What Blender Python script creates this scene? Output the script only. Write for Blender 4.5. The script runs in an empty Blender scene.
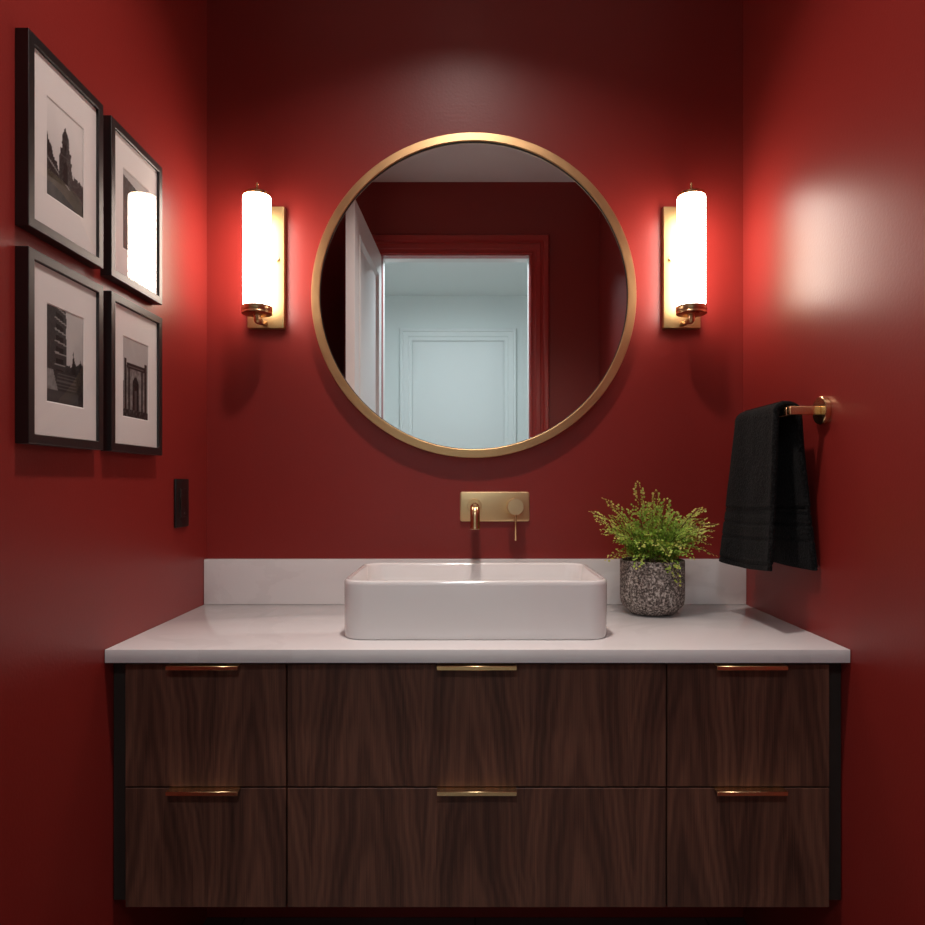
import bpy, bmesh, math, random
from mathutils import Vector, Matrix, noise
PI = math.pi
random.seed(7)
scene = bpy.context.scene
C = scene.collection

# ------------------------------------------------------------------ materials
def new_mat(name):
    m = bpy.data.materials.new(name); m.use_nodes = True
    nt = m.node_tree
    b = nt.nodes.get('Principled BSDF')
    return m, nt, b

def simple(name, col, rough=.5, metal=0, spec=.5, coat=0, bump=None, coat_rough=.05):
    m, nt, b = new_mat(name)
    b.inputs['Base Color'].default_value = (*col, 1)
    b.inputs['Roughness'].default_value = rough
    b.inputs['Metallic'].default_value = metal
    b.inputs['Specular IOR Level'].default_value = spec
    b.inputs['Coat Weight'].default_value = coat
    b.inputs['Coat Roughness'].default_value = coat_rough
    if bump:
        sc_, st, dist = bump
        tc = nt.nodes.new('ShaderNodeTexCoord'); n = nt.nodes.new('ShaderNodeTexNoise')
        n.inputs['Scale'].default_value = sc_; n.inputs['Detail'].default_value = 3
        bp = nt.nodes.new('ShaderNodeBump'); bp.inputs['Strength'].default_value = st; bp.inputs['Distance'].default_value = dist
        nt.links.new(tc.outputs['Object'], n.inputs['Vector']); nt.links.new(n.outputs['Fac'], bp.inputs['Height'])
        nt.links.new(bp.outputs['Normal'], b.inputs['Normal'])
    return m

def brushed(name, col, rough, stretch=(1, 1, 60)):
    m, nt, b = new_mat(name)
    b.inputs['Metallic'].default_value = 1
    tc = nt.nodes.new('ShaderNodeTexCoord'); mp = nt.nodes.new('ShaderNodeMapping')
    mp.inputs['Scale'].default_value = stretch
    n = nt.nodes.new('ShaderNodeTexNoise'); n.inputs['Scale'].default_value = 25; n.inputs['Detail'].default_value = 4
    nt.links.new(tc.outputs['Object'], mp.inputs['Vector']); nt.links.new(mp.outputs['Vector'], n.inputs['Vector'])
    r = nt.nodes.new('ShaderNodeMapRange'); r.inputs['To Min'].default_value = rough - .06; r.inputs['To Max'].default_value = rough + .08
    nt.links.new(n.outputs['Fac'], r.inputs['Value']); nt.links.new(r.outputs['Result'], b.inputs['Roughness'])
    mx = nt.nodes.new('ShaderNodeMix'); mx.data_type = 'RGBA'
    mx.inputs[6].default_value = (*[c * .88 for c in col], 1); mx.inputs[7].default_value = (*col, 1)
    nt.links.new(n.outputs['Fac'], mx.inputs[0]); nt.links.new(mx.outputs[2], b.inputs['Base Color'])
    return m

def paint_mat():
    m, nt, b = new_mat('crimson_satin_paint')
    tc = nt.nodes.new('ShaderNodeTexCoord')
    n = nt.nodes.new('ShaderNodeTexNoise'); n.inputs['Scale'].default_value = 3; n.inputs['Detail'].default_value = 2
    mx = nt.nodes.new('ShaderNodeMix'); mx.data_type = 'RGBA'
    mx.inputs[6].default_value = (.222, .0172, .0135, 1); mx.inputs[7].default_value = (.240, .0190, .0150, 1)
    nt.links.new(tc.outputs['Object'], n.inputs['Vector']); nt.links.new(n.outputs['Fac'], mx.inputs[0])
    nt.links.new(mx.outputs[2], b.inputs['Base Color'])
    b.inputs['Roughness'].default_value = .38
    b.inputs['Specular IOR Level'].default_value = .5
    n2 = nt.nodes.new('ShaderNodeTexNoise'); n2.inputs['Scale'].default_value = 160; n2.inputs['Detail'].default_value = 3
    bp = nt.nodes.new('ShaderNodeBump'); bp.inputs['Strength'].default_value = .12; bp.inputs['Distance'].default_value = .002
    nt.links.new(tc.outputs['Object'], n2.inputs['Vector']); nt.links.new(n2.outputs['Fac'], bp.inputs['Height'])
    nt.links.new(bp.outputs['Normal'], b.inputs['Normal'])
    return m

def math_node(nt, op, a, b=None, c=None):
    n = nt.nodes.new('ShaderNodeMath'); n.operation = op
    for i, v in enumerate((a, b, c)):
        if v is None: continue
        if isinstance(v, (int, float)): n.inputs[i].default_value = v
        else: nt.links.new(v, n.inputs[i])
    return n.outputs[0]

def walnut_mat():
    m, nt, b = new_mat('walnut_veneer')
    N, L = nt.nodes.new, nt.links.new
    tc = N('ShaderNodeTexCoord'); oi = N('ShaderNodeObjectInfo')
    sep = N('ShaderNodeSeparateXYZ'); L(tc.outputs['Object'], sep.inputs[0])
    X, Z = sep.outputs['X'], sep.outputs['Z']
    rnd = oi.outputs['Random']
    # slow warp so that the leaves of veneer are not straight
    wn = N('ShaderNodeTexNoise'); wn.inputs['Scale'].default_value = 3.2; wn.inputs['Detail'].default_value = 3
    L(tc.outputs['Object'], wn.inputs['Vector'])
    warp = math_node(nt, 'MULTIPLY', math_node(nt, 'SUBTRACT', wn.outputs['Fac'], .5), .06)
    px = math_node(nt, 'PINGPONG', math_node(nt, 'ADD', math_node(nt, 'ADD', X, warp), 1.03), .102)   # book-matched leaves
    zz = math_node(nt, 'ADD', math_node(nt, 'MULTIPLY', Z, .11), math_node(nt, 'MULTIPLY', rnd, .11))
    # cathedral: nested parabolas  x^2 * k + z
    par = math_node(nt, 'ADD', math_node(nt, 'MULTIPLY', math_node(nt, 'POWER', math_node(nt, 'ABSOLUTE', px), 1.35), 2.3), zz)
    n2 = N('ShaderNodeTexNoise'); n2.inputs['Scale'].default_value = 1
    mp = N('ShaderNodeMapping'); mp.inputs['Scale'].default_value = (28, 10, 5)
    L(tc.outputs['Object'], mp.inputs['Vector']); L(mp.outputs['Vector'], n2.inputs['Vector']); n2.inputs['Detail'].default_value = 4
    par = math_node(nt, 'ADD', par, math_node(nt, 'MULTIPLY', n2.outputs['Fac'], .022))
    rings = math_node(nt, 'ADD', math_node(nt, 'MULTIPLY', math_node(nt, 'SINE', math_node(nt, 'MULTIPLY', par, 330)), .5), .5)
    broad = math_node(nt, 'ADD', math_node(nt, 'MULTIPLY', math_node(nt, 'SINE', math_node(nt, 'MULTIPLY', par, 72)), .5), .5)
    # long fine fibres
    fn = N('ShaderNodeTexNoise'); fn.inputs['Scale'].default_value = 1; fn.inputs['Detail'].default_value = 5
    mp2 = N('ShaderNodeMapping'); mp2.inputs['Scale'].default_value = (420, 60, 9)
    L(tc.outputs['Object'], mp2.inputs['Vector']); L(mp2.outputs['Vector'], fn.inputs['Vector'])
    f = math_node(nt, 'ADD', math_node(nt, 'MULTIPLY', rings, .21), math_node(nt, 'MULTIPLY', broad, .28))
    f = math_node(nt, 'ADD', f, math_node(nt, 'MULTIPLY', fn.outputs['Fac'], .80))
    cr = N('ShaderNodeValToRGB')
    e = cr.color_ramp.elements
    e[0].position = .18; e[0].color = (.030, .0118, .0075, 1)
    e[1].position = .95; e[1].color = (.150, .062, .038, 1)
    k = e.new(.55); k.color = (.078, .0310, .0195, 1)
    L(f, cr.inputs['Fac']); L(cr.outputs['Color'], b.inputs['Base Color'])
    b.inputs['Roughness'].default_value = .48
    b.inputs['Specular IOR Level'].default_value = .35
    bp = N('ShaderNodeBump'); bp.inputs['Strength'].default_value = .25; bp.inputs['Distance'].default_value = .0006
    L(fn.outputs['Fac'], bp.inputs['Height']); L(bp.outputs['Normal'], b.inputs['Normal'])
    return m

def quartz_mat():
    m, nt, b = new_mat('white_veined_quartz')
    N, L = nt.nodes.new, nt.links.new
    tc = N('ShaderNodeTexCoord')
    n1 = N('ShaderNodeTexNoise'); n1.inputs['Scale'].default_value = 2.2; n1.inputs['Detail'].default_value = 6; n1.inputs['Distortion'].default_value = 1.2
    L(tc.outputs['Object'], n1.inputs['Vector'])
    v = math_node(nt, 'ABSOLUTE', math_node(nt, 'SUBTRACT', n1.outputs['Fac'], .5))
    mr = N('ShaderNodeMapRange'); mr.inputs['From Min'].default_value = 0; mr.inputs['From Max'].default_value = .028
    mr.inputs['To Min'].default_value = .0; mr.inputs['To Max'].default_value = 1
    L(v, mr.inputs['Value'])
    n2 = N('ShaderNodeTexNoise'); n2.inputs['Scale'].default_value = 5; L(tc.outputs['Object'], n2.inputs['Vector'])
    fac = math_node(nt, 'MAXIMUM', mr.outputs['Result'], math_node(nt, 'MULTIPLY', n2.outputs['Fac'], 1.55))
    fac = math_node(nt, 'MINIMUM', fac, 1)
    mx = N('ShaderNodeMix'); mx.data_type = 'RGBA'
    mx.inputs[6].default_value = (.66, .635, .625, 1); mx.inputs[7].default_value = (.76, .735, .725, 1)
    L(fac, mx.inputs[0]); L(mx.outputs[2], b.inputs['Base Color'])
    b.inputs['Roughness'].default_value = .11
    return m

def speckle_mat():
    m, nt, b = new_mat('speckled_stoneware')
    N, L = nt.nodes.new, nt.links.new
    tc = N('ShaderNodeTexCoord')
    v = N('ShaderNodeTexNoise'); v.inputs['Scale'].default_value = 205; v.inputs['Detail'].default_value = 3; v.inputs['Roughness'].default_value = .6
    L(tc.outputs['Object'], v.inputs['Vector'])
    cr = N('ShaderNodeValToRGB'); e = cr.color_ramp.elements
    e[0].position = .36; e[0].color = (.035, .027, .023, 1)
    e[1].position = .66; e[1].color = (.58, .52, .47, 1)
    k = e.new(.50); k.color = (.17, .138, .122, 1)
    L(v.outputs['Fac'], cr.inputs['Fac']); L(cr.outputs['Color'], b.inputs['Base Color'])
    b.inputs['Roughness'].default_value = .85
    bp = N('ShaderNodeBump'); bp.inputs['Strength'].default_value = .5; bp.inputs['Distance'].default_value = .0015
    L(v.outputs['Fac'], bp.inputs['Height']); L(bp.outputs['Normal'], b.inputs['Normal'])
    return m

def towel_mat():
    m, nt, b = new_mat('black_terry_cotton')
    N, L = nt.nodes.new, nt.links.new
    tc = N('ShaderNodeTexCoord')
    n = N('ShaderNodeTexNoise'); n.inputs['Scale'].default_value = 250; n.inputs['Detail'].default_value = 3
    L(tc.outputs['Object'], n.inputs['Vector'])
    n2 = N('ShaderNodeTexNoise'); n2.inputs['Scale'].default_value = 70; n2.inputs['Detail'].default_value = 2
    L(tc.outputs['Object'], n2.inputs['Vector'])
    h = math_node(nt, 'ADD', n.outputs['Fac'], math_node(nt, 'MULTIPLY', n2.outputs['Fac'], .6))
    cr = N('ShaderNodeValToRGB'); e = cr.color_ramp.elements
    e[0].position = .45; e[0].color = (.0014, .0015, .0017, 1)
    e[1].position = .75; e[1].color = (.020, .020, .020, 1)
    L(n.outputs['Fac'], cr.inputs['Fac']); L(cr.outputs['Color'], b.inputs['Base Color'])
    b.inputs['Roughness'].default_value = .95
    b.inputs['Specular IOR Level'].default_value = .15
    b.inputs['Sheen Weight'].default_value = .02; b.inputs['Sheen Roughness'].default_value = .5
    bp = N('ShaderNodeBump'); bp.inputs['Strength'].default_value = .9; bp.inputs['Distance'].default_value = .002
    L(h, bp.inputs['Height']); L(bp.outputs['Normal'], b.inputs['Normal'])
    return m

def leaf_mat():
    m, nt, b = new_mat('fern_leaf')
    N, L = nt.nodes.new, nt.links.new
    at = N('ShaderNodeAttribute'); at.attribute_name = 'age'
    cr = N('ShaderNodeValToRGB'); e = cr.color_ramp.elements
    e[0].position = 0; e[0].color = (.05, .13, .018, 1)
    e[1].position = 1; e[1].color = (.72, .60, .17, 1)
    k = e.new(.45); k.color = (.29, .50, .06, 1)
    L(at.outputs['Fac'], cr.inputs['Fac'])
    L(cr.outputs['Color'], b.inputs['Base Color'])
    b.inputs['Roughness'].default_value = .55
    tr = N('ShaderNodeBsdfTranslucent'); L(cr.outputs['Color'], tr.inputs['Color'])
    mx = N('ShaderNodeMixShader'); mx.inputs[0].default_value = .25
    out = nt.nodes.get('Material Output')
    L(b.outputs[0], mx.inputs[1]); L(tr.outputs[0], mx.inputs[2]); L(mx.outputs[0], out.inputs['Surface'])
    return m

def emission(name, col, s):
    m, nt, b = new_mat(name)
    b.inputs['Base Color'].default_value = (.8, .8, .78, 1)
    b.inputs['Roughness'].default_value = .15
    b.inputs['Emission Color'].default_value = (*col, 1); b.inputs['Emission Strength'].default_value = s
    return m

def print_mat():
    m, nt, b = new_mat('black_and_white_print')
    at = nt.nodes.new('ShaderNodeAttribute'); at.attribute_name = 'ink'
    nt.links.new(at.outputs['Color'], b.inputs['Base Color'])
    b.inputs['Roughness'].default_value = .6; b.inputs['Specular IOR Level'].default_value = .1
    return m

def pane_mat():
    m, nt, b = new_mat('picture_glass')
    nt.nodes.remove(b)
    t = nt.nodes.new('ShaderNodeBsdfTransparent'); g = nt.nodes.new('ShaderNodeBsdfGlossy')
    g.inputs['Roughness'].default_value = .008
    ge = nt.nodes.new('ShaderNodeNewGeometry'); dt = nt.nodes.new('ShaderNodeVectorMath'); dt.operation = 'DOT_PRODUCT'
    nt.links.new(ge.outputs['Incoming'], dt.inputs[0]); nt.links.new(ge.outputs['Normal'], dt.inputs[1])
    ab = math_node(nt, 'ABSOLUTE', dt.outputs['Value'])
    fr = math_node(nt, 'MULTIPLY_ADD', math_node(nt, 'POWER', math_node(nt, 'SUBTRACT', 1, ab), 5), .95, .035)   # Schlick
    mx = nt.nodes.new('ShaderNodeMixShader'); out = nt.nodes.get('Material Output')
    nt.links.new(fr, mx.inputs[0]); nt.links.new(t.outputs[0], mx.inputs[1]); nt.links.new(g.outputs[0], mx.inputs[2])
    nt.links.new(mx.outputs[0], out.inputs['Surface'])
    m2, nt2, b2 = new_mat('glass_back_side')
    nt2.nodes.remove(b2); t2 = nt2.nodes.new('ShaderNodeBsdfTransparent'); t2.inputs[0].default_value = (.985, .99, .985, 1)
    nt2.links.new(t2.outputs[0], nt2.nodes.get('Material Output').inputs['Surface'])
    return m, m2

def tile_mat():
    m, nt, b = new_mat('dark_grey_floor_tile')
    N, L = nt.nodes.new, nt.links.new
    tc = N('ShaderNodeTexCoord')
    br = N('ShaderNodeTexBrick'); br.inputs['Scale'].default_value = 1; br.offset = 0
    br.inputs['Brick Width'].default_value = .6; br.inputs['Row Height'].default_value = .6; br.inputs['Mortar Size'].default_value = .002
    br.inputs['Color1'].default_value = (.17, .16, .155, 1); br.inputs['Color2'].default_value = (.20, .19, .185, 1); br.inputs['Mortar'].default_value = (.04, .04, .04, 1)
    L(tc.outputs['Object'], br.inputs['Vector']); L(br.outputs['Color'], b.inputs['Base Color'])
    b.inputs['Roughness'].default_value = .4
    return m

def oak_mat():
    m, nt, b = new_mat('oak_hall_floor')
    N, L = nt.nodes.new, nt.links.new
    tc = N('ShaderNodeTexCoord'); mp = N('ShaderNodeMapping'); mp.inputs['Scale'].default_value = (3, 45, 1)
    n = N('ShaderNodeTexNoise'); n.inputs['Scale'].default_value = 1; n.inputs['Detail'].default_value = 4
    L(tc.outputs['Object'], mp.inputs['Vector']); L(mp.outputs['Vector'], n.inputs['Vector'])
    cr = N('ShaderNodeValToRGB'); cr.color_ramp.elements[0].color = (.22, .13, .07, 1); cr.color_ramp.elements[1].color = (.42, .28, .16, 1)
    L(n.outputs['Fac'], cr.inputs['Fac']); L(cr.outputs['Color'], b.inputs['Base Color']); b.inputs['Roughness'].default_value = .4
    return m

M = {}
M['red'] = paint_mat()
M['red_trim'] = simple('crimson_semigloss_trim', (.36, .028, .024), .30)
M['ceil'] = simple('warm_white_ceiling_paint', (.92, .885, .87), .8, bump=(200, .1, .001))
M['white'] = simple('white_satin_paint', (.80, .80, .79), .35)
M['hall'] = simple('pale_grey_green_paint', (.78, .83, .82), .7)
M['halltrim'] = simple('pale_trim_paint', (.80, .84, .835), .5)
M['brass'] = brushed('brushed_brass', (.80, .56, .27), .27)
M['brass_wall'] = brushed('satin_brass', (.76, .56, .30), .40)
M['brass_smooth'] = simple('smooth_satin_brass', (.82, .58, .31), .24, metal=1)
M['brass_satin'] = simple('satin_brass_knob', (.78, .56, .32), .36, metal=1)
M['brass_plate'] = brushed('aged_brass_plate', (.50, .34, .16), .48)
M['brass_dark'] = brushed('antique_brass', (.60, .38, .20), .28)
M['walnut'] = walnut_mat()
M['carcass'] = simple('dark_carcass_board', (.018, .012, .009), .6)
M['quartz'] = quartz_mat()
M['ceramic'] = simple('white_glazed_ceramic', (.80, .775, .76), .12, coat=.5)
M['chrome'] = simple('polished_drain_metal', (.75, .60, .36), .2, metal=1)
M['black'] = simple('satin_black_frame_lacquer', (.005, .0045, .0045), .40, spec=.75)
M['black_plastic'] = simple('matt_black_plastic', (.005, .005, .005), .4)
M['socket'] = simple('black_socket_insert', (.006, .006, .006), .28)
M['led'] = simple('pale_pilot_dot', (.35, .35, .34), .3)
M['mat'] = simple('white_mat_board', (.72, .68, .665), .85, spec=.1)
M['mat_core'] = simple('mat_bevel_core', (.85, .82, .80), .8)
M['print'] = print_mat()
M['pane'], M['pane_back'] = pane_mat()
M['speckle'] = speckle_mat()
M['soil'] = simple('dark_potting_soil', (.02, .014, .010), .95, bump=(120, 1, .006))
M['leaf'] = leaf_mat()
M['stem'] = simple('brown_fern_stem', (.10, .055, .022), .5)
M['towel'] = towel_mat()
M['mirror'] = simple('silvered_mirror', (.90, .91, .91), .0, metal=1)
M['sconce'] = emission('glowing_opal_glass', (1.0, .86, .74), 18.5)
M['lens'] = emission('downlight_lens', (1.0, .86, .72), 6.0)
M['hallfill'] = emission('hall_fill_lens', (.84, .95, 1.0), 15.0)  # glow of the added, unseen hall light
M['tile'] = tile_mat()
M['oak'] = oak_mat()
M['hallceil'] = simple('pale_hall_ceiling_paint', (.88, .93, .93), .7)

# ------------------------------------------------------------------ mesh helpers
def link(o, parent=None):
    C.objects.link(o)
    if parent is not None: o.parent = parent
    return o

def obj(name, bm, mats, parent=None, smooth=40, loc=None):
    bmesh.ops.recalc_face_normals(bm, faces=bm.faces[:])
    me = bpy.data.meshes.new(name); bm.to_mesh(me); bm.free()
    if not isinstance(mats, (list, tuple)): mats = [mats]
    for m in mats: me.materials.append(m)
    if smooth:
        for p in me.polygons: p.use_smooth = True
        me.set_sharp_from_angle(angle=math.radians(smooth))
    o = bpy.data.objects.new(name, me)
    if loc: o.location = loc
    return link(o, parent)

def thing(name, label, cat, loc=(0, 0, 0), group=None, rotz=0):
    o = bpy.data.objects.new(name, None); C.objects.link(o)
    o.empty_display_size = .05
    o.location = loc; o.rotation_euler = (0, 0, rotz)
    o['label'] = label; o['category'] = cat
    if group: o['group'] = group
    return o

def tag(o, label, cat, group=None):
    o['label'] = label; o['category'] = cat
    if group: o['group'] = group
    return o

def struct(o, label, cat):
    o['kind'] = 'structure'; o['label'] = label; o['category'] = cat
    return o

def box(bm, x0, x1, y0, y1, z0, z1, bev=0, seg=2, mi=0):
    vs = [bm.verts.new((x, y, z)) for x in (x0, x1) for y in (y0, y1) for z in (z0, z1)]
    idx = [(0, 1, 3, 2), (4, 6, 7, 5), (0, 4, 5, 1), (2, 3, 7, 6), (0, 2, 6, 4), (1, 5, 7, 3)]
    fs = [bm.faces.new([vs[i] for i in f]) for f in idx]
    for f in fs: f.material_index = mi
    bmesh.ops.recalc_face_normals(bm, faces=fs)
    if bev:
        es = {e for f in fs for e in f.edges}
        bmesh.ops.bevel(bm, geom=list(es), offset=bev, segments=seg, profile=.5, affect='EDGES')
    return fs

def rings_mesh(bm, rings, cap0=True, cap1=True, mi=0, closed=True):
    prev = None; first = None
    for r in rings:
        vs = [bm.verts.new(p) for p in r]
        if prev:
            n = len(vs)
            for i in range(n if closed else n - 1):
                j = (i + 1) % n
                f = bm.faces.new((prev[i], prev[j], vs[j], vs[i])); f.material_index = mi
        else: first = vs
        prev = vs
    if cap0: bm.faces.new(list(reversed(first))).material_index = mi
    if cap1: bm.faces.new(prev).material_index = mi
    return bm

def lathe(bm, prof, center=(0, 0, 0), axis='Z', seg=48, cap0=True, cap1=True, mi=0):
    c = Vector(center); rings = []
    for r, h in prof:
        ring = []
        for i in range(seg):
            a = 2 * PI * i / seg
            ca, sa = r * math.cos(a), r * math.sin(a)
            p = {'Z': (ca, sa, h), 'Y': (ca, h, sa), 'X': (h, ca, sa)}[axis]
            ring.append(c + Vector(p))
        rings.append(ring)
    return rings_mesh(bm, rings, cap0, cap1, mi)

def tube(bm, pts, rad, seg=12, mi=0, caps=True):
    pts = [Vector(p) for p in pts]
    if not isinstance(rad, (list, tuple)): rad = [rad] * len(pts)
    rings = []; nrm = None
    for i, p in enumerate(pts):
        t = (pts[min(i + 1, len(pts) - 1)] - pts[max(i - 1, 0)]).normalized()
        if nrm is None:
            nrm = t.orthogonal().normalized()
        else:
            nrm = (nrm - t * nrm.dot(t))
            nrm = nrm.normalized() if nrm.length > 1e-6 else t.orthogonal().normalized()
        b = t.cross(nrm)
        rings.append([p + (nrm * math.cos(2 * PI * k / seg) + b * math.sin(2 * PI * k / seg)) * rad[i] for k in range(seg)])
    return rings_mesh(bm, rings, caps, caps, mi)

def arc_path(p0, corner, p1, r, n=8):
    """p0 -> rounded corner -> p1"""
    p0, c, p1 = Vector(p0), Vector(corner), Vector(p1)
    a = (p0 - c).normalized(); b = (p1 - c).normalized()
    s, e = c + a * r, c + b * r
    out = [p0]
    for i in range(n + 1):
        t = i / n
        out.append(s * (1 - t) ** 2 + c * 2 * t * (1 - t) + e * t * t)
    out.append(p1)
    return out

def rrect(w, d, r, z, cx=0, cy=0, n=8):
    r = min(r, w / 2 - 1e-4, d / 2 - 1e-4)
    out = []
    for qx, qy, a0 in ((1, 1, 0), (-1, 1, PI / 2), (-1, -1, PI), (1, -1, 3 * PI / 2)):
        for i in range(n + 1):
            a = a0 + PI / 2 * i / n
            out.append((cx + qx * (w / 2 - r) + r * math.cos(a), cy + qy * (d / 2 - r) + r * math.sin(a), z))
    return out

# ------------------------------------------------------------------ the room
XW, YB, ZC = .70, -2.066, 2.787          # half width, opposite wall, ceiling
TH = .12
def slab(name, b, mat, label, cat, **k):
    bm = bmesh.new(); box(bm, *b); return struct(obj(name, bm, mat, smooth=0, **k), label, cat)

slab('wall_back', (-XW - TH, XW + TH, 0, TH, 0, ZC), M['red'], 'dark red painted wall behind the round mirror and basin', 'wall')
slab('wall_left', (-XW - TH, -XW, YB - TH, 0, 0, ZC), M['red'], 'red side wall carrying the four framed photographs', 'wall')
slab('wall_right', (XW, XW + TH, YB - TH, 0, 0, ZC), M['red'], 'red side wall with the brass towel holder', 'wall')
slab('floor', (-XW - TH, XW + TH, YB - TH, TH, -.05, 0), M['tile'], 'dark grey tiled floor below the floating vanity', 'floor')
slab('ceiling', (-XW - TH, XW + TH, YB - TH, TH, ZC, ZC + .06), M['ceil'], 'pale ceiling of the powder room seen in the mirror', 'ceiling')
DX0, DX1, DZ = -.4917, .316, 2.385
bm = bmesh.new()
def wall_open(bm, x0, x1, y0, y1, z1, mi_room, mi_hall):
    for a in ((x0, DX0 - .02, 0, z1), (DX1 + .02, x1, 0, z1), (DX0 - .02, DX1 + .02, DZ + .02, z1)):
        fs = box(bm, a[0], a[1], y0, y1, a[2], a[3])
        for f in fs: f.material_index = mi_hall if f.calc_center_median().y < y0 + 1e-5 else mi_room
wall_open(bm, -XW, XW, YB - TH, YB, ZC, 0, 1)
struct(obj('wall_front', bm, [M['red'], M['hall']], smooth=0), 'red wall opposite the mirror, pierced by the doorway', 'wall')

# door lining and casings
def jamb(bm, y0, y1, mi):
    for a in ((DX0 - .02, DX0, 0, DZ + .02), (DX1, DX1 + .02, 0, DZ + .02), (DX0, DX1, DZ, DZ + .02)):
        box(bm, a[0], a[1], y0, y1, a[2], a[3], mi=mi)
bm = bmesh.new(); jamb(bm, YB - .055, YB + .001, 0); jamb(bm, YB - TH - .001, YB - .055, 1)
lining = struct(obj('trim_1', bm, [M['red_trim'], M['white']], smooth=0), 'door lining between the red room and the pale hallway', 'door lining')

def casing(x0, x1, zt, y, sy, prof):
    """moulding swept round three sides of an opening; prof = (offset outward, depth)"""
    bm = bmesh.new(); rows = []
    for o, d in prof:
        yy = y + sy * d
        rows.append([(x0 - o, yy, 0), (x0 - o, yy, zt + o), (x1 + o, yy, zt + o), (x1 + o, yy, 0)])
    rings_mesh(bm, rows, False, False, closed=False)
    return bm
CP = [(.0, 0), (.0, .010), (.004, .014), (.010, .014), (.014, .010), (.030, .012), (.034, .016), (.060, .018), (.066, .013), (.074, .013),
      (.080, .022), (.094, .026), (.108, .026), (.114, .020), (.114, 0)]
CP = [(o_ * .90, d_) for o_, d_ in CP]
struct(obj('trim_2', casing(DX0 - .004, DX1 + .004, DZ + .004, YB, 1, CP), M['red_trim'], smooth=25), 'crimson moulded casing round the doorway, reflected in the mirror', 'door casing')
struct(obj('trim_3', casing(DX0 - .004, DX1 + .004, DZ + .004, YB - TH, -1, CP), M['halltrim'], smooth=25), 'pale casing round the doorway on its hallway side', 'door casing')

def panel_door(w, h, th):
    """local: hinge edge at the origin, leaf along +Y, thickness along +X"""
    bm = bmesh.new()
    box(bm, .010, th - .010, 0, w, 0, h)
    st = .115; rails = [(0, .20), (.92, 1.06), (h - .125, h)]
    for y0, y1 in ((0, st), (w - st, w)): box(bm, 0, th, y0, y1, 0, h, .001, 1)
    for z0, z1 in rails: box(bm, 0, th, st, w - st, z0, z1)
    for (z0, z1) in ((rails[0][1], rails[1][0]), (rails[1][1], rails[2][0])):
        for side in (0, 1):
            xs = (lambda d: th - d) if side else (lambda d: d)
            loops = []
            for o, d in ((0, 0), (0, -.004), (.010, -.005), (.016, .002), (.026, .010)):
                y0, y1 = st + o, w - st - o; a, b_ = z0 + o, z1 - o
                loops.append([(xs(d), y0, a), (xs(d), y1, a), (xs(d), y1, b_), (xs(d), y0, b_)])
            rings_mesh(bm, loops, False, False)
    return bm
door = thing('door_1', 'white panelled door standing open, reflected at the left of the mirror', 'door', (DX0 - .002, YB + .006, .008), rotz=math.radians(1.3))
door['kind'] = 'structure'
o = obj('door_leaf', panel_door(.795, DZ - .016, .040), M['white'], door, smooth=25); o.location = (-.040, 0, 0)
bm = bmesh.new()
for s in (1, -1):
    xs = 0 if s == 1 else -.040
    lathe(bm, [(.026, xs + s * .0), (.026, xs + s * .007), (.009, xs + s * .009), (.009, xs + s * .045)], (0, .735, 1.0), 'X', 24)
    tube(bm, arc_path((xs + s * .040, .735, 1.0), (xs + s * .050, .735, 1.0), (xs + s * .050, .62, 1.0), .008), .008, 12)
obj('door_handle', bm, M['brass'], door)
bm = bmesh.new()
for z in (.25, 1.15, 2.1): lathe(bm, [(.005, z), (.005, z + .09)], (-.006, .002, 0), 'Z', 12)
obj('hinge', bm, M['brass'], door)

# hallway beyond the doorway
HY, HX0, HX1, HZ = -3.703, -1.30, 1.45, 2.60
slab('wall_hallway_far', (HX0 - .1, HX1 + .1, HY - .1, HY, 0, HZ), M['hall'], 'pale grey-green hallway wall with a closed door, seen in the mirror', 'wall')
slab('wall_hallway_left', (HX0 - .1, HX0, HY, YB - TH, 0, HZ), M['hall'], 'pale wall at the left end of the hallway', 'wall')
slab('wall_hallway_right', (HX1, HX1 + .1, HY, YB - TH, 0, HZ), M['hall'], 'pale wall at the right end of the hallway', 'wall')
slab('wall_hallway_near', (HX0 - .1, -XW - TH, YB - TH - .0, YB - TH + .06, 0, HZ), M['hall'], 'hallway wall beside the powder room, left stretch', 'wall')
slab('wall_hallway_side', (XW + TH, HX1 + .1, YB - TH, YB - TH + .06, 0, HZ), M['hall'], 'hallway wall beside the powder room, right stretch', 'wall')
slab('ceiling_hallway', (HX0 - .1, HX1 + .1, HY - .1, YB - TH, HZ, HZ + .06), M['hallceil'], 'pale hallway ceiling glimpsed through the doorway', 'ceiling')
slab('floor_hallway', (HX0 - .1, HX1 + .1, HY - .1, YB - TH, -.05, 0), M['oak'], 'hallway floor beyond the doorway', 'floor')
HD0, HD1, HDZ = -.455, .257, 2.245
struct(obj('trim_4', casing(HD0, HD1, HDZ, HY, 1, [(0, 0), (0, .012), (.008, .016), (.030, .014), (.034, .020), (.070, .022), (.076, .030), (.094, .030), (.098, .022), (.098, 0)]),
           M['halltrim'], smooth=25), 'pale casing round the closed hallway door', 'door casing')
bm = bmesh.new(); box(bm, HD0 + .003, HD1 - .003, HY, HY + .008, .005, HDZ - .003)
struct(obj('door_2', bm, M['halltrim'], smooth=0), 'closed pale flush door across the hallway', 'door')
hl = thing('added_hallway_light', 'added round light on the hallway ceiling, out of view, brightening the hall', 'ceiling light', (-.10, -2.45, HZ))  # added fixture, hidden by the door head, gives the hall its cool light
bm = bmesh.new(); lathe(bm, [(.15, 0), (.15, -.03), (.14, -.034), (.14, 0)], seg=48, cap0=False, cap1=False); obj('rim', bm, M['white'], hl)
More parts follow.
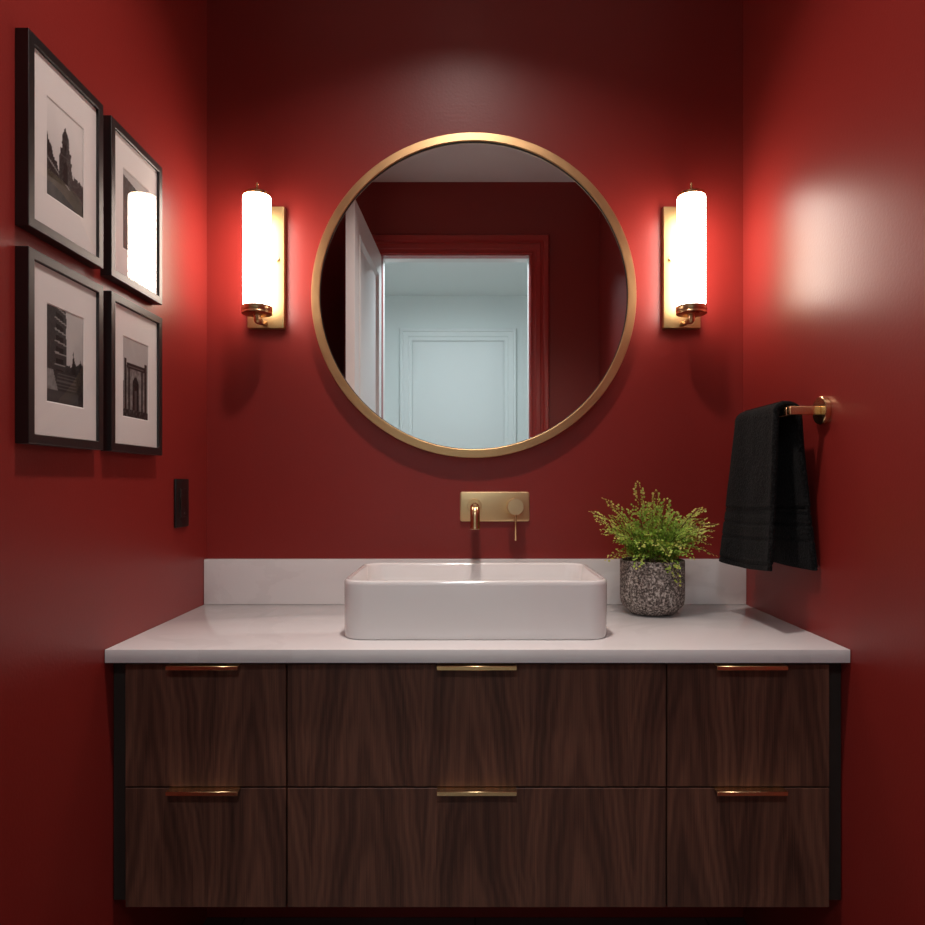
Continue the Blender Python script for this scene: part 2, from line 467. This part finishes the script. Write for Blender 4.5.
bm = bmesh.new(); lathe(bm, [(.139, -.002), (.139, -.03), (.12, -.045), (.07, -.056), (.002, -.06)], seg=48); obj('diffuser', bm, M['hallfill'], hl)

# ------------------------------------------------------------------ vanity
ZT, ZB = .8217, .796
van = thing('vanity_cabinet', 'dark walnut floating vanity with six drawers and brass edge pulls', 'vanity cabinet', (0, 0, .3264))
def V(z): return z - .3264
bm = bmesh.new(); box(bm, -.668, .668, -.4795, -.0004, V(.330), V(ZB), .001, 1)
obj('carcass', bm, M['carcass'], van)
for s in (-1, 1):
    bm = bmesh.new(); a, b_ = sorted((s * .669, s * .6985)); box(bm, a, b_, -.488, -.45, V(.333), V(ZB - .001), .001, 1)
    obj('filler_strip', bm, M['carcass'], van)
cols = [(-.670, -.3645, .135), (-.3615, .3585, .150), (.3615, .6695, .133)]
for z0, z1 in ((V(.5562), V(.7885)), (V(.3264), V(.5532))):
    for x0, x1, hw in cols:
        bm = bmesh.new(); box(bm, x0, x1, -.500, -.4800, z0, z1, .0008, 1)
        d = obj('drawer', bm, M['walnut'], van, smooth=0)
        cx = (x0 + x1) / 2
        bm = bmesh.new()
        box(bm, cx - hw / 2, cx + hw / 2, -.5205, -.486, z1 + .0002, z1 + .0020, .0005, 1)
        box(bm, cx - hw / 2, cx + hw / 2, -.5210, -.5190, z1 - .0058, z1 + .0020, .0005, 1)
        obj('handle', bm, M['brass_smooth'], d)
bm = bmesh.new(); box(bm, -XW + .001, XW - .001, -.520, -.0005, ZB + .0003, ZT, .0012, 2)
tag(obj('countertop', bm, M['quartz'], smooth=30), 'white quartz worktop running wall to wall on the walnut vanity', 'countertop')
bm = bmesh.new(); box(bm, -XW + .001, XW - .001, -.025, -.0006, ZT + .0002, .9374, .001, 2)
tag(obj('backsplash', bm, M['quartz'], smooth=30), 'low white quartz upstand along the back wall behind the basin', 'backsplash')

# vessel sink
sink = thing('vessel_sink', 'white rectangular ceramic vessel basin with rounded corners on the worktop', 'sink', (-.0025, -.2785, ZT + .0003))
W0, D0, R0 = .534, .329, .045
prof = [(.0045, 0), (.0015, .0009), (.0003, .003), (0, .008), (-.0008, .060), (-.0010, .1080), (-.0003, .1145), (.0020, .1172), (.0048, .1178),
        (.0075, .1168), (.0095, .1130), (.0125, .085), (.020, .045), (.032, .027), (.055, .019), (.100, .0155), (.142, .0135)]
bm = bmesh.new()
rings_mesh(bm, [rrect(W0 - 2 * o_, D0 - 2 * o_, max(R0 - o_ * .6, .02), z, n=10) for o_, z in prof], True, True)
obj('basin', bm, M['ceramic'], sink, smooth=60)
bm = bmesh.new(); lathe(bm, [(.030, .0137), (.030, .0165), (.027, .0180), (.0015, .0195)], seg=32, cap0=True); obj('drain', bm, M['chrome'], sink)

# ------------------------------------------------------------------ wall mirror
mir = thing('round_mirror', 'large round wall mirror in a thin brushed brass frame', 'mirror', (-.0035, 0, 1.6176))
R = .4188
bm = bmesh.new()
lathe(bm, [(R - .003, -.0005), (R - .0005, -.003), (R, -.027), (R - .0012, -.0295), (R - .0205, -.0305), (R - .0218, -.0295), (R - .0222, -.021)],
      axis='Y', seg=192, cap0=False, cap1=False)
obj('frame', bm, brushed('brushed_brass_mirror_frame', (.80, .51, .25), .35, (1, 60, 1)), mir)
bm = bmesh.new()
lathe(bm, [(R - .0212, -.019), (R - .0212, -.0245), (R - .0228, -.0255), (R - .0238, -.0220)], axis='Y', seg=192, cap0=False, cap1=False)
obj('shadow_gap_liner', bm, M['black'], mir)
bm = bmesh.new(); lathe(bm, [(R - .006, -.001), (R - .006, -.018), (R - .021, -.0215)], axis='Y', seg=160, cap0=True, cap1=True)
obj('mirror_glass', bm, M['mirror'], mir, smooth=0)

# ------------------------------------------------------------------ sconces
def make_sconce(x, s, label):
    """s = +1: the side towards the mirror is +x"""
    t = thing('wall_sconce', label, 'wall light', (x, 0, 1.535), 'wall lights either side of the mirror')
    z = lambda v: v - 1.535
    bm = bmesh.new(); box(bm, -.0475, .0475, -.020, -.0006, z(1.535), z(1.849), .0015, 2)
    obj('back_plate', bm, M['brass_plate'], t)
    cy = -.095
    bm = bmesh.new()
    lathe(bm, [(.032, z(1.5705)), (.0336, z(1.572)), (.0340, z(1.575)), (.0340, z(1.8385)), (.0332, z(1.842)), (.0315, z(1.843))], (0, cy, 0), seg=48)
    obj('glass_shade', bm, M['sconce'], t)
    bm = bmesh.new()
    lathe(bm, [(.016, z(1.5510)), (.034, z(1.5515)), (.0370, z(1.5530)), (.0370, z(1.556)), (.0362, z(1.5570)), (.0362, z(1.5582)), (.0372, z(1.5595)), (.0372, z(1.570)), (.0365, z(1.5715)), (.032, z(1.5715))],
          (0, cy, 0), seg=48)
    obj('collar', bm, M['brass_dark'], t)
    bm = bmesh.new()
    lathe(bm, [(.0330, z(1.8432)), (.0330, z(1.8500)), (.0310, z(1.8515)), (.004, z(1.8535)), (.0045, z(1.859)), (.0036, z(1.860)), (.0036, z(1.872)), (.0044, z(1.874)), (.0026, z(1.878))], (0, cy, 0), seg=32)
    obj('top_cap', bm, M['brass_smooth'], t)
    bm = bmesh.new()
    tube(bm, arc_path((0, cy + .022, z(1.850)), (0, cy + .024, z(1.8705)), (0, cy + .044, z(1.8705)), .008) , .0038, 10)
    tube(bm, arc_path((0, cy + .040, z(1.8705)), (0, -.026, z(1.8705)), (0, -.026, z(1.838)), .010), .0038, 10)
    tube(bm, [(0, -.0262, z(1.842)), (0, -.018, z(1.836))], .0038, 10)
    obj('upper_arm', bm, M['brass_smooth'], t)
    bm = bmesh.new()
    tube(bm, arc_path((0, cy, z(1.552)), (0, cy, z(1.5380)), (0, cy + .012, z(1.5380)), .006), .0085, 16)
    tube(bm, [(0, cy + .010, z(1.5383)), (0, -.024, z(1.5445)), (0, -.019, z(1.5450))], [.0068, .0062, .0062], 16)
    tube(bm, arc_path((s * .006, cy + .020, z(1.5455)), (s * .006, cy + .030, z(1.534)), (s * .010, -.045, z(1.5450)), .006), .0022, 8)
    obj('lower_arm', bm, M['brass_dark'], t)
    bm = bmesh.new(); lathe(bm, [(.0040, -.019), (.0040, -.024), (.0052, -.0245), (.0052, -.028), (.004, -.029)], (s * .0315, 0, z(1.712)), 'Y', 16)
    obj('screw', bm, M['brass_dark'], t)
    return t
make_sconce(-.541, 1, 'glowing white cylinder wall light on brass plate between the framed photographs and the mirror')
make_sconce(.535, -1, 'glowing white cylinder wall light on brass plate above the black towel, right of the mirror')

# ------------------------------------------------------------------ faucet
fau = thing('wall_faucet', 'brushed brass wall-mounted basin tap with rectangular plate and lever', 'faucet', (.051, 0, 1.0345))
fz = lambda v: v - 1.0345
bm = bmesh.new()
ring = rrect(.181, .077, .006, 0, n=5)
rings_mesh(bm, [[(a, -yy, b_ + fz(1.073)) for a, b_, _ in rrect(.181 - 2 * i, .077 - 2 * i, .006, 0, n=5)] for i, yy in ((0, .0006), (0, .0070), (.0006, .0080), (.0014, .0084))])
obj('back_plate', bm, M['brass_wall'], fau)
sx = -.0525
bm = bmesh.new()
pts = [(sx, -.008, fz(1.075))] + arc_path((sx, -.010, fz(1.075)), (sx, -.176, fz(1.075)), (sx, -.176, fz(1.030)), .026, 12)
tube(bm, pts, .0115, 28)
lathe(bm, [(.0120, fz(1.0335)), (.0124, fz(1.0285)), (.0124, fz(1.026)), (.0110, fz(1.025)), (.0085, fz(1.025)), (.0080, fz(1.028))], (sx, -.176, 0), 'Z', 28)
spout = obj('spout', bm, M['brass_smooth'], fau)
bm = bmesh.new(); lathe(bm, [(.0185, -.0082), (.0185, -.0125), (.0175, -.0138), (.012, -.0140)], (sx, 0, fz(1.075)), 'Y', 36, cap0=False); obj('escutcheon', bm, M['brass_wall'], fau)
bm = bmesh.new(); lathe(bm, [(.0205, -.0082), (.0205, -.012), (.0195, -.0128), (.0195, -.014), (.0213, -.0148), (.0213, -.050), (.0203, -.0515), (.001, -.0518)], (.052, 0, fz(1.0740)), 'Y', 48)
hd = obj('handle', bm, M['brass_satin'], fau)
bm = bmesh.new(); tube(bm, [(.052, -.043, fz(1.056)), (.052, -.0455, fz(.989)), (.052, -.0455, fz(.9876))], [.0027, .0027, .0020], 12); obj('lever', bm, M['brass_smooth'], hd)

# ------------------------------------------------------------------ power outlet on the left wall
out = thing('power_outlet', 'black rectangular power outlet plate on the red wall below the photographs', 'outlet', (-XW, -.171, 1.030))
bm = bmesh.new(); box(bm, .0005, .0060, -.038, .038, 0, .114, .0018, 2); obj('cover_plate', bm, M['black_plastic'], out)
bm = bmesh.new(); box(bm, .0055, .0085, -.0165, .0165, .0235, .0905, .0008, 1)
ins = obj('socket_insert', bm, M['socket'], out)
bm = bmesh.new()
for zc in (.040, .074):
    for yy in (-.0062, .0062): box(bm, .0083, .0087, yy - .0011, yy + .0011, zc - .004, zc + .004)
    box(bm, .0083, .0087, -.002, .002, zc - .011, zc - .0075)
obj('socket_slots', bm, M['black'], ins)
bm = bmesh.new(); lathe(bm, [(.0013, .0083), (.0013, .0089)], (0, .004, .033), 'X', 10); obj('pilot_dot', bm, M['led'], ins)

# ------------------------------------------------------------------ photographs
def fbm(x, y, s, seed):
    return noise.fractal(Vector((x * s, y * s, seed * 7.3)), 1.0, 2.0, 4)
def pic_tower(u, v):
    g = .64 + .16 * v + .03 * fbm(u, v, 3, 1)
    if v < .33 - .10 * u + .02 * fbm(u, v, 9, 2): g = .07 + .10 * max(0, .35 - v) + .06 * fbm(u, v, 12, 3)
    if u > .55 and v < .37 + .04 * fbm(u, v, 22, 4) and v > .22: g = .05 + .14 * abs(fbm(u, v, 34, 4))
    if u < .33 and v < .64 - .95 * u + .04 * fbm(u, 0, 20, 5) and v > .25: g = .035 + .10 * abs(fbm(u, v, 30, 6))
    if abs(v - (.40 - .32 * u)) < .010: g = .36
    cx = .50
    w = .17 if v < .50 else (.145 if v < .60 else .10 if v < .70 else .085 if v < .75 else max(0, (.84 - v) * .9))
    if abs(u - cx) < w + .014 * fbm(u, v, 26, 8) and .24 < v < .84:
        g = .035 + .13 * abs(fbm(u, v, 30, 9)) + (.05 if u > cx + .03 else 0)
        if abs(u - cx) < .065 and (v < .42 or ((v - .42) / .8) ** 2 + (u - cx) ** 2 < .065 ** 2): g = .012
        if abs(u - cx) < .025 and .60 < v < .66: g = .01
        if abs(v - .52) < .008 or abs(v - .70) < .006: g = .16
    if v < .20: g = .10 + .10 * max(0, 1 - abs(u - .15) * 1.6) + .02 * fbm(u, v, 9, 2)
    return g
def pic_wall(u, v):
    g = .55 + .05 * v
    edge = .62 + .02 * fbm(u, v, 12, 3)
    if u < edge and v < .93 - .12 * u:
        g = .12 + .09 * abs(fbm(u, v, 14, 2))
        if (v * 22) % 1 < .16 or ((u * 9 + (int(v * 22) % 2) * .5) % 1) < .12: g *= .6
    if v < .12: g = .09 + .05 * fbm(u, v, 10, 7)
    if u >= edge and v < .32: g = .08 + .1 * abs(fbm(u, v, 20, 5))
    return g
def pic_steps(u, v):
    g = .62 - .12 * (1 - v) + .05 * fbm(u, v, 3, 2)
    lim = .52 + .02 * fbm(u, v, 10, 1)
    if u < lim and v > .30:
        g = .10 + .05 * abs(fbm(u, v, 16, 3))
        t = v + .42 * u * (v - .42)
        if ((t * 7.5) % 1) < .13 and u > .2: g = .42
        elif ((t * 7.5) % 1) < .62 and .24 < u < .44: g = .035
    if u >= lim - .03 and v < .42 + .18 * max(0, (u - .6)) + .03 * fbm(u, v, 16, 4): g = .07 + .08 * abs(fbm(u, v, 20, 6))
    for cx, hh in ((.72, .60), (.92, .55)):
        if v < hh and abs(u - cx) < (hh - v) * .28 + .012 * fbm(u, v, 40, 9): g = .035 + .06 * abs(fbm(u, v, 34, 8))
    if v < .34:
        g = .09 + .03 * fbm(u, v, 12, 2)
        if ((v * 26) % 1) < .35 and .22 + .3 * (v - .1) < u < .80: g = .20
        if v < .13: g = .16 - .3 * abs(v - .07)
        if u < .30 - .6 * (v - .12) and v > .13: g = .35 + .08 * fbm(u, v, 18, 3)
        if u > .86 - .1 * v: g = .05 + .1 * abs(fbm(u, v, 25, 3))
    return g
def pic_gate(u, v):
    g = .62 - .08 * v + .03 * fbm(u, v, 3, 5)
    if v < .10: return .07 + .22 * max(0, fbm(u, v, 22, 4))
    def col(a, b, top): return a < u < b and v < top
    if .12 < u < .90 and v < .66: g = .30 + .12 * fbm(u, v, 18, 2)
    if .16 < u < .86 and .62 < v < .69: g = .04 + .05 * abs(fbm(u, v, 25, 1))
    if .20 < u < .82 and .645 < v < .66: g = .22
    for a, b in ((.06, .14), (.20, .27), (.72, .80), (.86, .95)):
        if a < u < b and v < (.74 if a in (.06, .86) else .62): g = .045 + .10 * abs(fbm(u, v, 30, 7))
    if abs(u - .50) < .13 and (v < .40 or ((u - .50) / .13) ** 2 + ((v - .40) / .13) ** 2 < 1): g = .035 + .05 * abs(fbm(u, v, 22, 9))
    if abs(u - .50) < .045 and v < .36: g = .15
    if (u < .05) and v < .45: g = .08
    return g

def make_frame(yc, zb, label, pic):
    """local: wall plane at x=0, frame faces +x; base centre at origin"""
    w, h, t = .2175, .297, .021
    T = thing('picture_frame', label, 'picture', (-XW, yc, zb), 'framed photographs on the left wall')
    bm = bmesh.new(); fw = .0155
    loops = []
    for o_, x in ((0, .0005), (0, t - .0008), (.0008, t), (fw - .0010, t), (fw, t - .0008), (fw + .0004, t - .0040), (fw + .0004, .010)):
        loops.append([(x, -w / 2 + o_, o_), (x, w / 2 - o_, o_), (x, w / 2 - o_, h - o_), (x, -w / 2 + o_, h - o_)])
    rings_mesh(bm, loops, False, False)
    obj('frame', bm, M['black'], T, smooth=30)
    bm = bmesh.new(); box(bm, .002, .012, -w / 2 + .004, w / 2 - .004, .004, h - .004); obj('backing_board', bm, M['black_plastic'], T, smooth=0)
    pw, ph = .1065, .155; pc = h / 2 - .001
    bm = bmesh.new(); loops = []
    for (a, b_, x) in ((w / 2 - fw, h / 2 - fw, .0158), (pw / 2 + .0012, ph / 2 + .0012, .0158), (pw / 2 - .0006, ph / 2 - .0006, .0148)):
        zc = h / 2 if a > .08 else pc
        loops.append([(x, -a, zc - b_), (x, a, zc - b_), (x, a, zc + b_), (x, -a, zc + b_)])
    rings_mesh(bm, loops, False, False)
    bm.faces.ensure_lookup_table()
    for f in bm.faces[4:]: f.material_index = 1
    obj('mat_board', bm, [M['mat'], M['mat_core']], T, smooth=0)
    nx, nz = 60, 86
    bm = bmesh.new(); lay = bm.loops.layers.float_color.new('ink')
    vs = [[bm.verts.new((.0144, -pw / 2 + pw * i / nx, pc - ph / 2 + ph * j / nz)) for i in range(nx + 1)] for j in range(nz + 1)]
    for j in range(nz):
        for i in range(nx):
            f = bm.faces.new((vs[j][i], vs[j][i + 1], vs[j + 1][i + 1], vs[j + 1][i]))
            for l in f.loops:
                uu = (l.vert.co.y + pw / 2) / pw; vv = (l.vert.co.z - pc + ph / 2) / ph
                g = .95 * max(.006, min(.8, pic(uu, vv))) ** 1.5
                l[lay] = (g * 1.02, g * .97, g * .95, 1)
    obj('photo_print', bm, M['print'], T, smooth=0)
    bm = bmesh.new(); fs = box(bm, .0163, .0176, -w / 2 + fw + .0006, w / 2 - fw - .0006, fw + .0006, h - fw - .0006)
    for f in fs: f.material_index = 0 if f.normal.x > .5 else 1
    obj('glass_pane', bm, [M['pane'], M['pane_back']], T, smooth=0)
make_frame(-.671, 1.5220, 'black framed photograph of a tall stone tower, upper left of the four', pic_tower)
make_frame(-.425, 1.5188, 'black framed photograph whose glass mirrors the glowing wall light', pic_wall)
make_frame(-.671, 1.1934, 'black framed photograph of steps beside a balconied building, lower left of the four', pic_steps)
make_frame(-.425, 1.1935, 'black framed photograph of a columned gateway arch, lower right of the four', pic_gate)

# ------------------------------------------------------------------ towel holder and towel
BX, BY, BZ = .6345, -.4230, 1.2795
th = thing('towel_holder', 'brass towel holder with round wall flange on the right wall', 'towel holder', (XW, BY, BZ))
bm = bmesh.new(); lathe(bm, [(.028, -.0005), (.0285, -.004), (.0285, -.0105), (.0270, -.0120), (.012, -.0122)], (0, 0, 0), 'X', 48); obj('flange', bm, M['brass_smooth'], th)
bm = bmesh.new(); box(bm, BX - XW - .0085, -.0115, -.0085, .0085, -.0085, .0085, .0022, 3); obj('post', bm, M['brass_smooth'], th)
bm = bmesh.new(); box(bm, BX - XW - .0085, BX - XW + .0085, .0084, .290, -.0085, .0085, .0022, 3); obj('bar', bm, M['brass_smooth'], th)

def towel_bm():
    NU, NV = 70, 190
    half = .0065
    # section path (x, z) from outer hem over the bar to the inner hem
    path = []
    zo, zi = .951, .957
    n1, n2, n3 = 82, 26, 82
    for i in range(n1):
        t = i / n1; path.append((.595 + (.6120 - .595) * (t ** .8), zo + (BZ - zo) * t))
    for i in range(n2 + 1):
        a = PI - PI * i / n2; path.append((BX + .0225 * math.cos(a), BZ + .0160 * math.sin(a)))
    for i in range(1, n3 + 1):
        t = i / n3; path.append((.657 + (.6815 - .657) * (t ** 1.3), BZ + (zi - BZ) * t))
    n = len(path)
    def surf(i, u, side):
        x, z = path[i]
        p0, p1 = path[max(i - 1, 0)], path[min(i + 1, n - 1)]
        tx, tz = p1[0] - p0[0], p1[1] - p0[1]; L_ = math.hypot(tx, tz); nx, nz = -tz / L_, tx / L_
        t = abs(i - n / 2) / (n / 2)                       # 0 top .. 1 hem
        ya, yb = -.404, -.150
        outer = i < n / 2
        if outer: ya -= .004 * t; yb += -.050 * (1 - t) + .004 * t
        else: ya -= .014 * t; yb += -.050 * (1 - t)
        y = ya + (yb - ya) * u
        h = half
        zz = z
        dz = (z - zo)
        if t > .15:
            for g0, g1, k in ((.094, .098, -.0030), (.098, .118, -.0008), (.118, .122, -.0030), (.122, .128, -.0010), (.128, .132, -.0028), (.062, .065, -.0022)):
                if g0 < dz < g1: h += k
            if dz < .010: h += -.0012
            if .010 <= dz < .013: h += -.0028
        wav = .0060 * math.sin(u * 5.2 + (0 if outer else 1.7)) * t + .0025 * math.sin(u * 11 + 1) * t
        wav += .0012 * noise.noise(Vector((u * 5, z * 14, 3 if outer else 8)))
        e = min(u, 1 - u); h *= min(1, math.sqrt(max(0, e) / .02) * .9 + .12) if e < .02 else 1
        sgn = 1 if outer else 1
        off = (h if side else -h)
        zsag = -.006 * t * math.sin(u * PI) * (1 if outer else .3) + (.004 * (u - .5) * -2 * t if outer else 0)
        xx = x + nx * (off) + wav * (1 if outer else .5)
        if not outer: xx = min(xx, XW - .002)
        if outer and t < .5: xx = min(xx, BX - .0095)
        return (xx, y, zz + nz * off + zsag)
    bm = bmesh.new()
    A = [[bm.verts.new(surf(i, k / NU, 1)) for k in range(NU + 1)] for i in range(n)]
    B = [[bm.verts.new(surf(i, k / NU, 0)) for k in range(NU + 1)] for i in range(n)]
    for i in range(n - 1):
        for k in range(NU):
            bm.faces.new((A[i][k], A[i][k + 1], A[i + 1][k + 1], A[i + 1][k]))
            bm.faces.new((B[i][k], B[i + 1][k], B[i + 1][k + 1], B[i][k + 1]))
        bm.faces.new((A[i][0], A[i + 1][0], B[i + 1][0], B[i][0]))
        bm.faces.new((A[i][NU], B[i][NU], B[i + 1][NU], A[i + 1][NU]))
    for k in range(NU):
        bm.faces.new((A[0][k], B[0][k], B[0][k + 1], A[0][k + 1]))
        bm.faces.new((A[n - 1][k], A[n - 1][k + 1], B[n - 1][k + 1], B[n - 1][k]))
    return bm
tag(obj('hand_towel', towel_bm(), M['towel'], smooth=70), 'black terry hand towel draped over the brass towel holder', 'towel')

# ------------------------------------------------------------------ potted fern
PX, PY = .4244, -.1460
fern = thing('potted_fern', 'bright green feathery fern in a speckled grey stoneware pot', 'plant', (PX, PY, ZT + .0004))
bm = bmesh.new()
lathe(bm, [(.046, 0), (.0505, .0012), (.0540, .0045), (.0700, .0200), (.0735, .0255), (.0752, .033), (.0758, .045), (.0758, .1255), (.0750, .1280), (.0730, .1288), (.0708, .1278), (.0700, .125), (.0692, .106), (.002, .104)],
      seg=64)
obj('pot', bm, M['speckle'], fern, smooth=45)
bm = bmesh.new()
rr = []
for r in (.0688, .05, .03, .012):
    rr.append([(r * math.cos(2 * PI * i / 32), r * math.sin(2 * PI * i / 32), .112 + .004 * noise.noise(Vector((i * .7, r * 60, 1)))) for i in range(32)])
rings_mesh(bm, rr, True, True)
obj('soil', bm, M['soil'], fern)

def frond(p0, tip, lift, dens, age0, seed):
    rnd = random.Random(seed)
    p0, tip = Vector(p0), Vector(tip)
    mid = p0.lerp(tip, .42); mid.z = max(p0.z, tip.z) * .5 + mid.z * .5 + lift
    q = [p0 * (1 - t) ** 2 + mid * 2 * t * (1 - t) + tip * t * t for t in [i / 22 for i in range(23)]]
    bm = bmesh.new()
    age = bm.loops.layers.float_color.new('age')
    tube(bm, q, [.0010 * (1 - .7 * i / 22) for i in range(23)], 5, mi=1)
    def leaflet(c, d, up, s, a):
        d = d.normalized(); side = d.cross(up)
        if side.length < 1e-4: side = d.orthogonal()
        side.normalize(); up2 = side.cross(d)
        pts = [c, c + d * s * .45 + side * s * .50 + up2 * s * .08, c + d * s * .95 + side * s * .34, c + d * s * 1.05, c + d * s * .95 - side * s * .34, c + d * s * .45 - side * s * .50 + up2 * s * .08]
        v = [bm.verts.new(p) for p in pts]
        for f in (bm.faces.new((v[0], v[1], v[2], v[3])), bm.faces.new((v[0], v[3], v[4], v[5]))):
            for l in f.loops: l[age] = (a, a, a, 1)
    length = sum((q[i + 1] - q[i]).length for i in range(22))
    nn = max(7, int(length / .0078 * dens))
    for k in range(nn):
        t = .14 + .86 * (k + rnd.random() * .4) / nn
        i = min(21, int(t * 22)); f = t * 22 - i
        c = q[i].lerp(q[i + 1], min(f, 1)); tg = (q[i + 1] - q[i]).normalized()
        up = Vector((rnd.uniform(-.35, .35), rnd.uniform(-.5, .1), 1)).normalized()
        sd = tg.cross(up)
        if sd.length < .05: sd = tg.orthogonal()
        sd.normalize(); up = sd.cross(tg)
        plen = .022 * (math.sin(min(1, (1.03 - t) * 1.5) * PI / 2)) * rnd.uniform(.75, 1.15) + .003
        for s in (-1, 1):
            d = (sd * s + tg * .75 + up * rnd.uniform(-.25, .25) - Vector((0, 0, .12))).normalized()
            m = max(1, int(plen / .0056))
            for j in range(m):
                cc = c + d * (plen * (j + .6) / m) + Vector((0, 0, -.04 * (plen * j / m)))
                a = min(1, max(0, age0 + .38 * t + rnd.uniform(-.16, .2)))
                dd = (d + tg * (.6 if j % 2 else -.5) * rnd.uniform(.6, 1.2) + up * rnd.uniform(-.5, .5)).normalized()
                leaflet(cc, dd, (up + Vector((rnd.uniform(-.5, .5), rnd.uniform(-.7, .2), 0))).normalized(), rnd.uniform(.0042, .0070), a)
    leaflet(tip, (q[22] - q[21]), Vector((0, -.3, 1)), .005, min(1, age0 + .5))
    return obj('frond', bm, [M['leaf'], M['stem']], fern, smooth=0)
# tips: x, y, z relative to the pot's foot (z up to .31), lift, density, age
FR = [(-.150, -.010, .243, .020, 1, .45), (-.114, .020, .274, .015, 1, .40), (-.131, -.050, .203, .030, 1.1, .28), (-.116, -.030, .131, .045, 1, .42),
      (-.030, .020, .313, .000, .8, .50), (.012, .010, .292, .000, 1, .38), (.036, .000, .272, .005, 1, .30), (.129, .010, .248, .020, 1, .42),
      (.153, -.010, .214, .034, .9, .50), (.150, .020, .180, .040, .8, .48), (.146, -.020, .140, .060, .7, .52), (.036, -.100, .083, .070, 1.2, .30),
      (-.052, -.090, .165, .060, 1.1, .25), (-.095, .030, .232, .015, 1.1, .30), (-.075, -.070, .215, .03, 1.2, .18), (.080, -.080, .205, .035, 1.2, .22),
      (.100, .020, .228, .02, 1.1, .30), (.075, .050, .238, .01, 1, .25), (-.060, .050, .250, .01, 1, .22), (.000, .060, .262, .0, 1, .22),
      (-.010, -.040, .262, .01, 1.1, .22), (.040, -.060, .225, .03, 1.2, .15), (-.030, -.080, .195, .04, 1.2, .12), (.010, -.105, .150, .06, 1.2, .25),
      (-.060, -.095, .120, .065, 1.0, .22), (.070, -.090, .140, .06, 1.0, .20), (.095, -.050, .160, .05, 1.1, .25), (-.085, -.040, .170, .05, 1.1, .18),
      (.105, .045, .160, .05, .9, .25), (-.080, .055, .165, .05, .9, .2), (.020, .080, .190, .03, .9, .15), (-.030, .080, .200, .03, .9, .15),
      (.055, -.030, .190, .03, 1.2, .10), (-.045, -.020, .195, .03, 1.2, .08), (.000, -.060, .200, .03, 1.2, .08), (.025, .025, .230, .01, 1.1, .12),
      (-.020, .010, .245, .01, 1.1, .14), (.060, .010, .240, .01, 1.1, .20), (.115, -.045, .190, .04, .9, .35), (-.100, -.060, .185, .04, 1.0, .3),
      (.140, .030, .226, .022, 1.0, .40), (.132, -.040, .200, .035, 1.0, .38), (.118, .000, .252, .015, 1.0, .36), (-.128, .030, .222, .02, 1.0, .38), (-.118, .000, .190, .035, 1.0, .32),
      (.128, -.030, .168, .05, 1.0, .42), (.140, .040, .200, .03, .9, .45), (.048, -.088, .165, .05, 1.1, .32), (-.018, -.098, .172, .05, 1.1, .30)]
for k, (tx, ty, tz, lf, de, ag) in enumerate(FR):
    a = math.atan2(ty, tx); r0 = .012 + .018 * random.random()
    frond((r0 * math.cos(a), r0 * math.sin(a), .109), (tx, ty, tz), lf, de, ag, k)

# ------------------------------------------------------------------ ceiling downlight
dl = thing('recessed_downlight', 'small round recessed ceiling light above the front of the basin', 'ceiling light', (-.035, -.79, ZC))
bm = bmesh.new(); lathe(bm, [(.058, -.0005), (.058, -.004), (.055, -.006), (.043, -.004), (.041, -.0015)], seg=48, cap0=False, cap1=False); obj('trim_ring', bm, M['white'], dl)
bm = bmesh.new(); lathe(bm, [(.041, -.0008), (.041, -.0024), (.002, -.0028)], seg=32); obj('lens', bm, M['lens'], dl)

def area(name, loc, size, power, col, rot=(0, 0, 0), spread=180):
    l = bpy.data.lights.new(name, 'AREA'); l.shape = 'DISK'; l.size = size; l.energy = power; l.color = col; l.spread = math.radians(spread)
    o = bpy.data.objects.new(name, l); C.objects.link(o); o.location = loc; o.rotation_euler = rot
    return o
l1 = area('downlight_lamp', (0, 0, -.006), .12, 9.6, (1.0, .87, .81), spread=112); l1.parent = dl
l2 = area('hallway_fill_lamp', (0, 0, -.065), .26, 15, (.84, .95, 1.0)); l2.parent = hl  # added fill for the hallway, its source never in view

# ------------------------------------------------------------------ camera, world, view
w = bpy.data.worlds.new('world'); scene.world = w; w.use_nodes = True
w.node_tree.nodes['Background'].inputs[0].default_value = (.02, .02, .022, 1)
cam = bpy.data.cameras.new('camera'); co = bpy.data.objects.new('camera', cam); C.objects.link(co)
co.location = (-.0166, -1.841, 1.132); co.rotation_euler = (PI / 2, 0, 0)
cam.sensor_width = 36; cam.lens = 704.9 / 925 * 36; cam.clip_start = .01
cam.shift_x = -.0067; cam.shift_y = .0232
scene.camera = co
vs_ = scene.view_settings
scene.display_settings.display_device = 'sRGB'
vs_.view_transform = 'Standard'; vs_.look = 'None'; vs_.gamma = 1; vs_.use_curve_mapping = False; vs_.exposure = 0
scene.cycles.max_bounces = 10; scene.cycles.diffuse_bounces = 5; scene.cycles.glossy_bounces = 6; scene.cycles.transparent_max_bounces = 12
scene.cycles.sample_clamp_indirect = 8
scene.cycles.use_denoising = True
